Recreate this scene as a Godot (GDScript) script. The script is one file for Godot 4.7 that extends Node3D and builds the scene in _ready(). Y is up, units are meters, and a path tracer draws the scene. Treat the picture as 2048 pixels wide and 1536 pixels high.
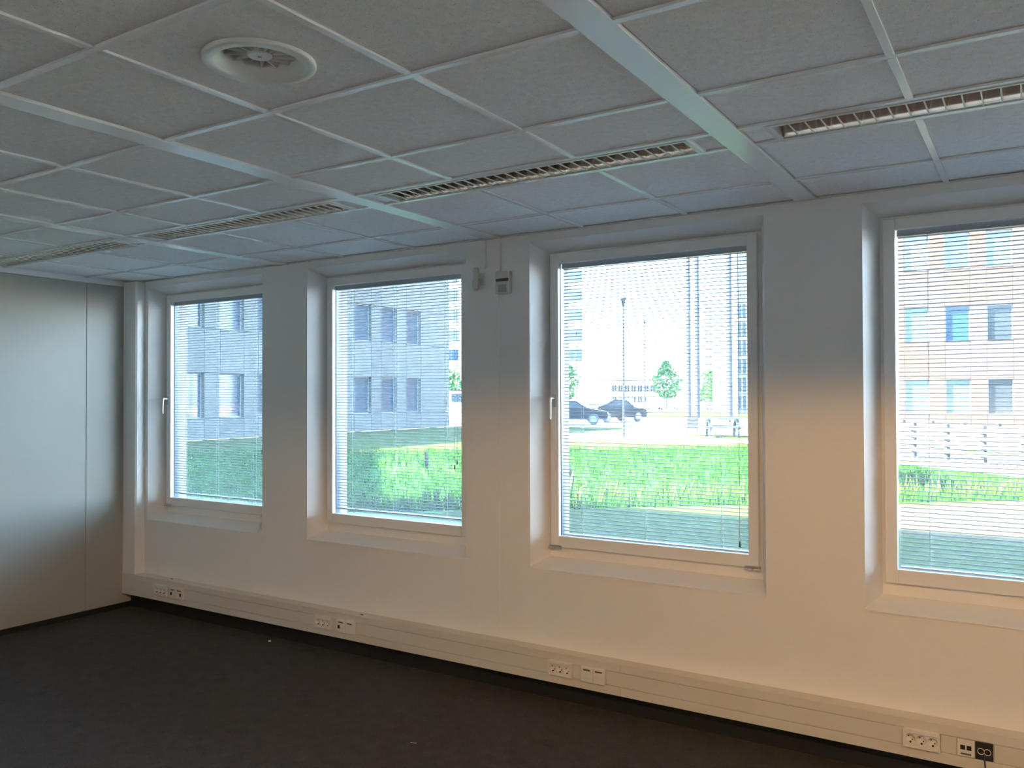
extends Node3D
# An emptied office room seen from inside: a window wall with four deep-set windows, venetian blinds, a suspended tile ceiling,
# a cable trunking along the wall; outside a lawn, a ditch with tall grass, two office blocks and a car park.

const EYE := 1.705                     # camera height above the carpet
const HC := 2.638                      # underside of the ceiling grid
const XL := -6.30                      # left wall
const XR := 6.90                       # right wall (out of frame)
const ZB := 7.00                       # rear wall (behind the camera)
const BEAM := -0.939                   # a band of the ceiling grid; the others follow every 1.8 m
const WINS := [-5.415, -3.615, -1.815, -0.015, 1.785, 3.585, 5.385]

var M := {}
var X := Transform3D()                 # applied to every vertex that is added
var taken := {}
var rng := RandomNumberGenerator.new()

# ---------------------------------------------------------------- shape helpers
func mb() -> SurfaceTool:
	var s := SurfaceTool.new()
	s.begin(Mesh.PRIMITIVE_TRIANGLES)
	s.set_smooth_group(-1)
	X = Transform3D()
	return s

func tri(s: SurfaceTool, a: Vector3, b: Vector3, c: Vector3) -> void:   # counter-clockwise from outside
	s.add_vertex(X * a); s.add_vertex(X * c); s.add_vertex(X * b)

func quad(s: SurfaceTool, a: Vector3, b: Vector3, c: Vector3, d: Vector3) -> void:
	tri(s, a, b, c); tri(s, a, c, d)

func box(s: SurfaceTool, x0: float, y0: float, z0: float, x1: float, y1: float, z1: float, bev := 0.0) -> void:
	if bev <= 0.0:
		var p := [Vector3(x0, y0, z0), Vector3(x1, y0, z0), Vector3(x1, y1, z0), Vector3(x0, y1, z0), Vector3(x0, y0, z1), Vector3(x1, y0, z1), Vector3(x1, y1, z1), Vector3(x0, y1, z1)]
		for f in [[4, 5, 6, 7], [1, 0, 3, 2], [5, 1, 2, 6], [0, 4, 7, 3], [7, 6, 2, 3], [0, 1, 5, 4]]:
			quad(s, p[f[0]], p[f[1]], p[f[2]], p[f[3]])
		return
	var c := Vector3((x0 + x1) / 2, (y0 + y1) / 2, (z0 + z1) / 2)
	var h := Vector3((x1 - x0) / 2, (y1 - y0) / 2, (z1 - z0) / 2)
	var b: float = min(bev, min(h.x, min(h.y, h.z)) * 0.95)
	var pt := func(sx: int, sy: int, sz: int, ax: int) -> Vector3:
		var v := Vector3(sx * (h.x - b), sy * (h.y - b), sz * (h.z - b))
		v[ax] = [sx, sy, sz][ax] * h[ax]
		return c + v
	for ax in 3:                                        # faces
		var u := (ax + 1) % 3
		var w := (ax + 2) % 3
		for sg in [-1, 1]:
			var q := []
			for k in [[-1, -1], [1, -1], [1, 1], [-1, 1]]:
				var sgn := [0, 0, 0]
				sgn[ax] = sg; sgn[u] = k[0]; sgn[w] = k[1]
				q.append(pt.call(sgn[0], sgn[1], sgn[2], ax))
			if sg < 0: q.reverse()
			quad(s, q[0], q[1], q[2], q[3])
	for ax in 3:                                        # edges along ax
		var u := (ax + 1) % 3
		var w := (ax + 2) % 3
		for su in [-1, 1]:
			for sw in [-1, 1]:
				var q := []
				for k in [[-1, u], [1, u], [1, w], [-1, w]]:
					var sgn := [0, 0, 0]
					sgn[ax] = k[0]; sgn[u] = su; sgn[w] = sw
					q.append(pt.call(sgn[0], sgn[1], sgn[2], k[1]))
				if su * sw < 0: q.reverse()
				quad(s, q[3], q[2], q[1], q[0]) if false else quad(s, q[0], q[1], q[2], q[3])
	for sx in [-1, 1]:
		for sy in [-1, 1]:
			for sz in [-1, 1]:
				var a: Vector3 = pt.call(sx, sy, sz, 0)
				var d: Vector3 = pt.call(sx, sy, sz, 1)
				var e: Vector3 = pt.call(sx, sy, sz, 2)
				if sx * sy * sz > 0: tri(s, a, d, e)
				else: tri(s, a, e, d)

func prism(s: SurfaceTool, poly: Array, z0: float, z1: float) -> void:     # poly counter-clockwise in x, y; extruded along z
	var n := poly.size()
	var flat := PackedVector2Array(poly)
	var idx := Geometry2D.triangulate_polygon(flat)
	for k in range(0, idx.size(), 3):
		var a: Vector2 = poly[idx[k]]; var b: Vector2 = poly[idx[k + 1]]; var c: Vector2 = poly[idx[k + 2]]
		if (b - a).cross(c - a) < 0:
			var t := b; b = c; c = t
		tri(s, Vector3(a.x, a.y, z1), Vector3(b.x, b.y, z1), Vector3(c.x, c.y, z1))
		tri(s, Vector3(a.x, a.y, z0), Vector3(c.x, c.y, z0), Vector3(b.x, b.y, z0))
	for k in n:
		var a: Vector2 = poly[k]; var b: Vector2 = poly[(k + 1) % n]
		quad(s, Vector3(a.x, a.y, z0), Vector3(b.x, b.y, z0), Vector3(b.x, b.y, z1), Vector3(a.x, a.y, z1))

func lathe(s: SurfaceTool, prof: Array, seg := 24, smooth := true) -> void:   # prof of (radius, y) upwards, outside to the right
	if smooth: s.set_smooth_group(1)
	for k in seg:
		var a0 := TAU * k / seg
		var a1 := TAU * (k + 1) / seg
		for j in prof.size() - 1:
			var p: Vector2 = prof[j]; var q: Vector2 = prof[j + 1]
			var A := Vector3(p.x * cos(a0), p.y, -p.x * sin(a0)); var B := Vector3(p.x * cos(a1), p.y, -p.x * sin(a1))
			var C := Vector3(q.x * cos(a1), q.y, -q.x * sin(a1)); var D := Vector3(q.x * cos(a0), q.y, -q.x * sin(a0))
			if p.x < 1e-6: tri(s, A, C, D)
			elif q.x < 1e-6: tri(s, A, B, C)
			else: quad(s, A, B, C, D)
	s.set_smooth_group(-1)

func tube(s: SurfaceTool, pts: Array, r0: float, r1 := -1.0, seg := 8) -> void:
	if r1 < 0: r1 = r0
	s.set_smooth_group(1)
	var rings := []
	for k in pts.size():
		var d: Vector3 = (pts[min(k + 1, pts.size() - 1)] - pts[max(k - 1, 0)]).normalized()
		var u := d.cross(Vector3.UP if abs(d.y) < 0.9 else Vector3.RIGHT).normalized()
		var v := u.cross(d).normalized()
		var r: float = lerp(r0, r1, float(k) / max(1, pts.size() - 1))
		var ring := []
		for j in seg:
			var a := TAU * j / seg
			ring.append(pts[k] + (u * cos(a) - v * sin(a)) * r)
		rings.append(ring)
	for k in rings.size() - 1:
		for j in seg:
			var n := (j + 1) % seg
			quad(s, rings[k][j], rings[k][n], rings[k + 1][n], rings[k + 1][j])
	s.set_smooth_group(-1)
	for j in range(1, seg - 1):
		tri(s, rings[0][0], rings[0][j + 1], rings[0][j])
		tri(s, rings[-1][0], rings[-1][j], rings[-1][j + 1])

func done(s: SurfaceTool) -> ArrayMesh:
	s.generate_normals()
	return s.commit()

func put(called: String, mesh: Mesh, mat: Material, parent: Node = self, at := Vector3.ZERO) -> MeshInstance3D:
	var o := MeshInstance3D.new()
	o.name = numbered(called) if parent == self else called
	o.mesh = mesh
	o.material_override = mat
	parent.add_child(o, true)
	o.position = at
	return o

func obj(called: String, s: SurfaceTool, mat: Material, parent: Node = self, at := Vector3.ZERO) -> MeshInstance3D:
	return put(called, done(s), mat, parent, at)

func numbered(called: String) -> String:
	if not taken.has(called):
		taken[called] = 0
		return called
	taken[called] += 1
	return "%s_%03d" % [called, taken[called]]

func tag(o: Node, label: String, category: String, group := "", kind := "") -> Node:
	o.set_meta("label", label)
	if category: o.set_meta("category", category)
	if group: o.set_meta("group", group)
	if kind: o.set_meta("kind", kind)
	return o

func thing(called: String, label: String, category: String, at := Vector3.ZERO, turn := 0.0, group := "", kind := "") -> Node3D:
	var o := Node3D.new()
	o.name = numbered(called)
	add_child(o)
	o.position = at
	o.rotation.y = turn
	tag(o, label, category, group, kind)
	return o

# ---------------------------------------------------------------- materials
func mat(r: float, g: float, b: float, rough := 0.6, metal := 0.0) -> StandardMaterial3D:   # linear base colour
	var m := StandardMaterial3D.new()
	m.albedo_color = Color(r, g, b).linear_to_srgb()
	m.roughness = rough
	m.metallic = metal
	return m

func textured(im: Image, metres: float, rough: float, world := true) -> StandardMaterial3D:
	var m := StandardMaterial3D.new()
	m.albedo_texture = ImageTexture.create_from_image(im)
	m.uv1_triplanar = true
	m.uv1_world_triplanar = world
	m.uv1_scale = Vector3.ONE / metres
	m.roughness = rough
	return m

func speckle(n: int, base: Color, spread: float, seed_: int, dots := 0, dot := Color.BLACK, coarse := 0.0, freq := 0.02) -> Image:   # linear base
	var im := Image.create(n, n, false, Image.FORMAT_RGB8)
	var r := RandomNumberGenerator.new()
	r.seed = seed_
	var nz := FastNoiseLite.new()
	nz.seed = seed_
	nz.frequency = freq
	nz.fractal_octaves = 3
	for y in n:
		for x in n:
			var k := 1.0 + r.randfn() * spread
			if coarse > 0.0:
				var wx := float(x) / n; var wy := float(y) / n           # blended so that the picture repeats without a seam
				var c := lerpf(lerpf(nz.get_noise_2d(x, y), nz.get_noise_2d(x - n, y), wx), lerpf(nz.get_noise_2d(x, y - n), nz.get_noise_2d(x - n, y - n), wx), wy)
				k += c * coarse
			im.set_pixel(x, y, Color(clampf(base.r * k, 0, 1), clampf(base.g * k, 0, 1), clampf(base.b * k, 0, 1)).linear_to_srgb())
	for k in dots:
		var px := r.randi() % n; var py := r.randi() % n
		im.set_pixel(px, py, dot.linear_to_srgb())
		if r.randf() < 0.4: im.set_pixel((px + 1) % n, py, dot.linear_to_srgb())
	return im

func relief(seed_: int, freq: float, metres: float, depth: float, m: StandardMaterial3D) -> void:
	var nz := FastNoiseLite.new()
	nz.seed = seed_
	nz.frequency = freq
	nz.fractal_octaves = 3
	var t := NoiseTexture2D.new()
	t.width = 512; t.height = 512; t.seamless = true; t.as_normal_map = true; t.bump_strength = depth
	t.noise = nz
	m.normal_enabled = true
	m.normal_texture = t
	if not m.uv1_triplanar:
		m.uv1_triplanar = true
		m.uv1_world_triplanar = true
		m.uv1_scale = Vector3.ONE / metres

func materials() -> void:
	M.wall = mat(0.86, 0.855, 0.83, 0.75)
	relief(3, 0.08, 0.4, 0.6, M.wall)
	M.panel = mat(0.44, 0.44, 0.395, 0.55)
	M.sill = mat(0.88, 0.865, 0.83, 0.45)
	M.trim = mat(0.86, 0.85, 0.825, 0.45)
	M.cladding = textured(speckle(256, Color(0.17, 0.13, 0.11), 0.06, 5, 0, Color.BLACK, 0.3), 1.5, 0.85)
	M.tile = textured(speckle(512, Color(0.86, 0.86, 0.84), 0.05, 11, 1500, Color(0.30, 0.29, 0.27), 0.10, 0.03), 0.6, 0.95)
	relief(12, 0.12, 0.6, 0.25, M.tile)
	M.grid = mat(0.88, 0.885, 0.87, 0.24)
	M.band = mat(0.88, 0.885, 0.87, 0.24)
	M.carpet = textured(speckle(512, Color(0.054, 0.051, 0.049), 0.38, 21, 500, Color(0.10, 0.09, 0.08), 0.3, 0.012), 0.7, 1.0)
	relief(22, 0.3, 0.5, 3.0, M.carpet)
	M.plinth = mat(0.012, 0.012, 0.013, 0.6)
	M.frame = mat(0.84, 0.835, 0.81, 0.38)
	M.dark_frame = mat(0.055, 0.070, 0.090, 0.35)
	M.gasket = mat(0.02, 0.02, 0.02, 0.6)
	M.glass = mat(1, 1, 1, 0.02)
	M.glass.albedo_color = Color(1, 1, 1, 0.06)
	M.glass.transparency = BaseMaterial3D.TRANSPARENCY_ALPHA
	M.slat = mat(0.30, 0.31, 0.325, 0.6)
	M.slat.metallic_specular = 0.08
	M.rail = mat(0.34, 0.37, 0.42, 0.4)
	M.cord = mat(0.60, 0.60, 0.62, 0.7)
	M.metal = mat(0.62, 0.62, 0.60, 0.32, 1.0)
	M.louvre = mat(0.76, 0.74, 0.68, 0.32)
	M.reflector = mat(0.82, 0.80, 0.76, 0.20, 1.0)
	M.mirror = mat(0.80, 0.77, 0.72, 0.10, 1.0)
	M.lamp_body = mat(0.74, 0.74, 0.70, 0.4)
	M.lamp_tube = mat(0.82, 0.82, 0.80, 0.3)
	M.tube_on = mat(0.9, 0.8, 0.6, 0.4)
	M.tube_on.emission_enabled = true
	M.tube_on.emission = Color(1.0, 0.80, 0.50)
	M.tube_on.emission_energy_multiplier = 4.0
	M.trunk = mat(0.72, 0.68, 0.60, 0.42)
	M.socket = mat(0.80, 0.78, 0.72, 0.35)
	M.hole = mat(0.012, 0.010, 0.009, 0.7)
	M.black_plastic = mat(0.025, 0.026, 0.03, 0.45)
	M.label_strip = mat(0.10, 0.095, 0.08, 0.5)
	M.device = mat(0.66, 0.66, 0.60, 0.45)
	M.lens = mat(0.42, 0.44, 0.44, 0.25)
	M.vent = mat(0.80, 0.81, 0.76, 0.32)
	M.galvanised = mat(0.34, 0.35, 0.36, 0.45, 1.0)
	M.lint = mat(0.7, 0.72, 0.72, 0.9)
	# outside
	M.lawn = textured(speckle(512, Color(0.0120, 0.0185, 0.0024), 0.22, 31, 2600, Color(0.05, 0.05, 0.02), 0.7, 0.02), 3.0, 1.0)
	M.dry = textured(speckle(256, Color(0.026, 0.0215, 0.0095), 0.2, 32, 900, Color(0.014, 0.02, 0.006), 0.6, 0.02), 2.0, 1.0)
	M.bank = textured(speckle(256, Color(0.010, 0.040, 0.006), 0.3, 33, 0, Color.BLACK, 0.6, 0.03), 1.6, 1.0)
	M.paving = textured(speckle(256, Color(0.30, 0.275, 0.255), 0.06, 34, 200, Color(0.2, 0.18, 0.17), 0.2), 4.0, 0.95)
	M.blade = mat(1, 1, 1, 0.7)
	M.blade.vertex_color_use_as_albedo = true
	M.blade.backlight_enabled = true
	M.blade.backlight = Color(0.02, 0.08, 0.004)
	M.plume = mat(0.050, 0.040, 0.034, 0.9)
	M.concrete = textured(speckle(256, Color(0.060, 0.058, 0.0535), 0.04, 41, 0, Color.BLACK, 0.25, 0.02), 3.0, 0.9)
	M.concrete2 = textured(speckle(256, Color(0.053, 0.0515, 0.048), 0.04, 42, 0, Color.BLACK, 0.28, 0.02), 3.0, 0.9)
	M.pink = textured(speckle(256, Color(0.027, 0.0172, 0.0142), 0.04, 43, 0, Color.BLACK, 0.14), 3.0, 0.9)
	M.pink2 = textured(speckle(256, Color(0.027, 0.0200, 0.0174), 0.04, 44, 0, Color.BLACK, 0.14), 3.0, 0.9)
	M.white_wall = mat(0.45, 0.43, 0.41, 0.8)
	M.roofing = mat(0.12, 0.12, 0.12, 0.9)
	M.alu = mat(0.10, 0.105, 0.11, 0.4)
	M.pane = mat(0.012, 0.022, 0.034, 0.05)
	M.pane_blue = mat(0.004, 0.016, 0.040, 0.12)
	M.pane_teal = mat(0.012, 0.029, 0.028, 0.25)
	M.pane_mint = mat(0.016, 0.037, 0.033, 0.3)
	M.pane_grey = mat(0.007, 0.010, 0.0125, 0.15)
	M.pane_pale = mat(0.033, 0.046, 0.046, 0.3)
	M.glass_wall = mat(0.033, 0.05, 0.06, 0.12)
	M.pole = mat(0.018, 0.022, 0.030, 0.4)
	M.wood_white = mat(0.036, 0.034, 0.0335, 0.8)
	M.teal_paint = mat(0.02, 0.035, 0.04, 0.5)
	M.leaf = mat(0.035, 0.095, 0.025, 0.8)
	M.leaf.backlight_enabled = true
	M.leaf.backlight = Color(0.04, 0.10, 0.02)
	M.bark = mat(0.10, 0.08, 0.06, 0.9)
	M.car_black = mat(0.006, 0.008, 0.011, 0.35)
	M.car_silver = mat(0.45, 0.46, 0.48, 0.25)
	M.car_white = mat(0.72, 0.72, 0.72, 0.25)
	M.car_blue = mat(0.04, 0.10, 0.28, 0.2)
	M.car_red = mat(0.42, 0.03, 0.03, 0.2)
	M.tyre = mat(0.02, 0.02, 0.02, 0.8)
	M.tail = mat(0.55, 0.02, 0.03, 0.2)
	M.headlamp = mat(0.7, 0.7, 0.7, 0.1)
	for k in ["lawn", "dry", "bank", "paving", "blade", "concrete", "concrete2", "pink", "pink2", "cladding", "plume", "white_wall", "leaf", "bark", "wood_white", "car_black", "pole", "teal_paint", "alu"]:
		M[k].metallic_specular = 0.12                  # matt, open surfaces

# ---------------------------------------------------------------- main
func _ready() -> void:
	rng.seed = 7
	var cam := Camera3D.new()
	cam.name = "camera"
	cam.position = Vector3(0, EYE, 4.128)
	cam.rotation = Vector3(deg_to_rad(0.81923), deg_to_rad(32.30736), deg_to_rad(-0.16975))
	cam.fov = 49.4057
	cam.near = 0.05
	cam.far = 600.0
	add_child(cam)
	cam.current = true

	var we := WorldEnvironment.new()
	we.name = "environment"
	var env := Environment.new()
	env.background_mode = Environment.BG_SKY
	var sky := Sky.new()
	var sm := ProceduralSkyMaterial.new()
	sm.sky_top_color = Color(0.63, 0.82, 0.98)
	sm.sky_horizon_color = Color(0.81, 0.93, 1.0)
	sm.sky_curve = 0.16
	sm.ground_bottom_color = Color(0.5, 0.52, 0.45)
	sm.ground_horizon_color = Color(0.7, 0.72, 0.7)
	sm.sun_angle_max = 6.0
	sky.sky_material = sm
	env.sky = sky
	env.background_energy_multiplier = 9.0
	env.tonemap_mode = Environment.TONE_MAPPER_LINEAR
	env.tonemap_exposure = 4.0
	env.sdfgi_enabled = true
	env.ssao_enabled = true
	env.ssil_enabled = true
	we.environment = env
	add_child(we)

	var sun := DirectionalLight3D.new()
	sun.name = "sun"
	sun.light_color = Color(1.0, 0.95, 0.86)
	sun.light_energy = 30.0
	sun.light_angular_distance = 0.55
	sun.shadow_enabled = true
	add_child(sun)
	sun.look_at_from_position(Vector3.ZERO, Vector3(0.85, -1.0, -0.62), Vector3.UP)

	materials()
	room_shell()
	for k in WINS.size(): window(k, WINS[k])
	ceiling()
	for k in 5: luminaire(-5.439 + 1.8 * k, 1.125, false, k)
	for k in 3: luminaire(-1.839 + 1.8 * k, 3.545, true, k)
	air_vent()
	wall_fittings()
	grounds()
	own_building()
	office_wing()
	pink_building()
	far_buildings()
	tall_grass()
	outdoor_things()

# ---------------------------------------------------------------- the room
func room_shell() -> void:
	var s := mb()
	box(s, XL - 0.2, -0.25, -0.26, XR + 0.2, 0.0, ZB + 0.2)
	tag(obj("floor", s, M.carpet), "dark brown-grey carpet floor of the empty office", "floor", "", "structure")

	# window wall: an inner leaf with five rectangular openings, an outer leaf with smaller ones
	var wall := thing("wall_window", "white painted wall holding the row of deep-set windows", "wall", Vector3.ZERO, 0.0, "", "structure")
	s = mb()
	wall_leaf(s, 0.0, -0.205, 0.674, 0.718, 2.593, 0.0, HC + 0.05)
	obj("inner_leaf", s, M.wall, wall)
	s = mb()
	wall_leaf(s, -0.205, -0.285, 0.572, 0.865, 2.505, -0.25, HC + 0.45)
	obj("outer_leaf", s, M.cladding, wall)
	s = mb()
	box(s, XL, 0.0, 0.0, XR, 0.118, 0.006)
	tag(obj("baseboard_window", s, M.plinth), "black skirting under the cable trunking", "baseboard", "", "structure")
	s = mb()
	box(s, -2.752, 0.286, 0.0, -2.698, HC, 0.004, 0.0015)
	tag(obj("trim_1", s, M.trim), "flat vertical cover strip on the pier below the sensors", "trim", "", "structure")

	# left wall of wide panels with a top channel and a black skirting
	var lw := thing("wall_left", "pale partition wall of wide panels beside the corner casing", "wall", Vector3.ZERO, 0.0, "", "structure")
	s = mb()
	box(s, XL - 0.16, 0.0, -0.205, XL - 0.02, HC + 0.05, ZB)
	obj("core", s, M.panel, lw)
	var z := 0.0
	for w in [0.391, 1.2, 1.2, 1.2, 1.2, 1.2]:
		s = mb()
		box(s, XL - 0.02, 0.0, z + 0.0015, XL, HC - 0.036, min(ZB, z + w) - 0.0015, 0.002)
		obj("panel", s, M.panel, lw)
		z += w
	s = mb()
	box(s, XL - 0.02, HC - 0.034, 0.0, XL + 0.006, HC + 0.006, ZB, 0.002)
	obj("top_channel", s, M.trim, lw)
	s = mb()
	box(s, XL, 0.0, 0.006, XL + 0.008, 0.043, ZB, 0.002)
	tag(obj("baseboard_left", s, M.plinth), "black skirting along the partition wall", "baseboard", "", "structure")

	s = mb()
	box(s, XR, 0.0, -0.205, XR + 0.16, HC + 0.05, ZB + 0.16)
	tag(obj("wall_right", s, M.wall), "white end wall of the office", "wall", "", "structure")
	s = mb()
	box(s, XL - 0.16, 0.0, ZB, XR, HC + 0.05, ZB + 0.16)
	tag(obj("wall_rear", s, M.wall), "white rear wall of the office", "wall", "", "structure")

func wall_leaf(s: SurfaceTool, z1: float, z0: float, half: float, y0: float, y1: float, bottom: float, top: float) -> void:
	var x := XL - 0.16
	for c in WINS:
		box(s, x, bottom, z0, c - half, top, z1)
		box(s, c - half, bottom, z0, c + half, y0, z1)
		box(s, c - half, y1, z0, c + half, top, z1)
		x = c + half
	box(s, x, bottom, z0, XR + 0.16, top, z1)

func ring(s: SurfaceTool, hx0: float, hx1: float, yo0: float, yo1: float, yi0: float, yi1: float, z0: float, z1: float, bev := 0.0) -> void:
	box(s, -hx0, yo0, z0, -hx1, yo1, z1, bev)
	box(s, hx1, yo0, z0, hx0, yo1, z1, bev)
	box(s, -hx1, yo0, z0, hx1, yi0, z1, bev)
	box(s, -hx1, yi1, z0, hx1, yo1, z1, bev)

const WHERE := ["beside the corner casing", "left of the two wall sensors", "right of the two wall sensors", "facing the pink office block", "first past the black data outlet", "second past the black data outlet", "next to the end wall"]

func window(n: int, cx: float) -> void:
	var w := thing("window_%d" % (n + 1), "white framed window in a splayed reveal, " + WHERE[n], "window", Vector3(cx, 0, 0), 0.0, "", "structure")
	# splayed lining of the reveal
	for sx in [-1, 1]:
		var s := mb()
		X = Transform3D(Basis(Vector3(1, 0, 0), Vector3(0, 0, -1), Vector3(0, 1, 0)), Vector3.ZERO)   # prism along y: poly (x, -z)
		var p := [Vector2(sx * 0.674, -0.0005), Vector2(sx * 0.619, 0.15), Vector2(sx * 0.674, 0.15)]
		if sx > 0: p.reverse()
		X = Transform3D(Basis(Vector3(1, 0, 0), Vector3(0, 0, -1), Vector3(0, 1, 0)), Vector3(0, 0, 0))
		prism(s, p, 0.718, 2.593)
		obj("reveal_lining", s, M.trim, w)
	var st := mb()
	X = Transform3D(Basis(Vector3(0, 0, -1), Vector3(0, 1, 0), Vector3(1, 0, 0)), Vector3.ZERO)   # poly (depth, y), extruded along x
	prism(st, [Vector2(-0.0005, 2.593), Vector2(0.15, 2.541), Vector2(0.15, 2.593)], -0.674, 0.674)
	obj("reveal_head", st, M.trim, w)
	var sl := mb()
	X = Transform3D(Basis(Vector3(0, 0, -1), Vector3(0, 1, 0), Vector3(1, 0, 0)), Vector3.ZERO)
	prism(sl, [Vector2(-0.008, 0.715), Vector2(0.15, 0.715), Vector2(0.15, 0.768), Vector2(-0.007, 0.722)], -0.673, 0.673)
	obj("sill", sl, M.sill, w)
	# fixed frame, opening sash, dark outer frame, pane
	var f := mb()
	ring(f, 0.674, 0.562, 0.718, 2.593, 0.868, 2.492, -0.162, -0.146, 0.0)
	obj("frame", f, M.frame, w)
	var d := mb()
	ring(d, 0.674, 0.5565, 0.718, 2.593, 0.874, 2.488, -0.205, -0.162)
	obj("outer_frame", d, M.dark_frame, w)
	var sash := mb()
	ring(sash, 0.604, 0.552, 0.828, 2.530, 0.893, 2.476, -0.146, -0.118, 0.003)
	var so := obj("sash", sash, M.frame, w)
	var g := mb()
	box(g, -0.556, 0.875, -0.199, 0.556, 2.487, -0.195)
	obj("pane", g, M.glass, w)
	if n in [0, 2]:
		var h := mb()
		box(h, -0.594, 1.64, -0.118, -0.566, 1.71, -0.110, 0.003)
		tube(h, [Vector3(-0.58, 1.69, -0.112), Vector3(-0.58, 1.69, -0.07)], 0.008)
		tube(h, [Vector3(-0.58, 1.694, -0.070), Vector3(-0.578, 1.66, -0.066), Vector3(-0.577, 1.60, -0.064), Vector3(-0.577, 1.57, -0.066)], 0.010, 0.006)
		obj("handle", h, M.metal, so)
		for hx in [-0.575, 0.575]:
			var hg := mb()
			tube(hg, [Vector3(hx - 0.042, 0.822, -0.112), Vector3(hx - 0.002, 0.822, -0.112)], 0.006)
			tube(hg, [Vector3(hx + 0.002, 0.822, -0.112), Vector3(hx + 0.042, 0.822, -0.112)], 0.006)
			box(hg, hx - 0.04, 0.822, -0.119, hx + 0.04, 0.838, -0.116)
			obj("hinge", hg, M.metal, w)
	if n < 4: blind(n, cx)

var slat_mesh: ArrayMesh

func blind(n: int, cx: float) -> void:
	var b := thing("venetian_blind", "open venetian blind with thin pale slats in the window " + WHERE[n], "blind", Vector3(cx, 0, -0.1675), 0.0, "blinds in the windows")
	if slat_mesh == null:
		var s := mb()
		s.set_smooth_group(1)
		var up := []
		for k in 6:
			var t := -1.0 + 2.0 * k / 5.0
			up.append(Vector2(t * 0.0130, 0.0028 * (1 - t * t) + t * 0.0002))
		for k in 5:
			var p: Vector2 = up[k]; var q: Vector2 = up[k + 1]
			quad(s, Vector3(-0.545, p.y, p.x), Vector3(-0.545, q.y, q.x), Vector3(0.545, q.y, q.x), Vector3(0.545, p.y, p.x))
			quad(s, Vector3(-0.545, p.y - 0.0005, p.x), Vector3(0.545, p.y - 0.0005, p.x), Vector3(0.545, q.y - 0.0005, q.x), Vector3(-0.545, q.y - 0.0005, q.x))
		slat_mesh = done(s)
	var s := mb()
	box(s, -0.548, 2.449, -0.0135, 0.548, 2.480, 0.0135, 0.002)
	obj("head_rail", s, M.rail, b)
	var low: float = [0.925, 0.925, 0.897, 0.897][n]
	s = mb()
	box(s, -0.546, low - 0.005, -0.012, 0.546, low + 0.005, 0.012, 0.002)
	obj("bottom_rail", s, M.rail, b)
	var y := low + 0.022
	while y < 2.445:
		put("slat", slat_mesh, M.slat, b, Vector3(0, y, 0))
		y += 0.0198
	for x in [-0.42, -0.03, 0.40]:
		for dz in [-0.0128, 0.0128]:
			s = mb()
			box(s, x - 0.0007, low, dz - 0.0005, x + 0.0007, 2.45, dz + 0.0005)
			obj("ladder_cord", s, M.cord, b)
	s = mb()
	var end: float = [1.31, 1.30, 0.95, 1.3][n]
	tube(s, [Vector3(0.497, 2.45, 0.016), Vector3(0.499, 1.9, 0.017), Vector3(0.498, end, 0.017)], 0.0016, 0.0016, 5)
	var c := obj("pull_cord", s, M.cord, b)
	s = mb()
	tube(s, [Vector3(0.498, end, 0.017), Vector3(0.498, end - 0.028, 0.017)], 0.004, 0.0055, 8)
	obj("tassel", s, M.black_plastic, c)
	if n == 1:
		s = mb()
		tube(s, [Vector3(0.478, 2.45, 0.017), Vector3(0.480, 1.27, 0.018)], 0.0014, 0.0014, 5)
		var c2 := obj("pull_cord", s, M.cord, b)
		s = mb()
		tube(s, [Vector3(0.480, 1.27, 0.018), Vector3(0.480, 1.242, 0.018)], 0.004, 0.0055, 8)
		obj("tassel", s, M.black_plastic, c2)

# ---------------------------------------------------------------- the ceiling
const ROWS := [0.012, 0.414, 1.020, 1.230, 1.630, 2.238, 2.838, 3.440, 3.650, 4.250, 4.850, 5.450, 6.050, 6.650, 6.99]

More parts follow.
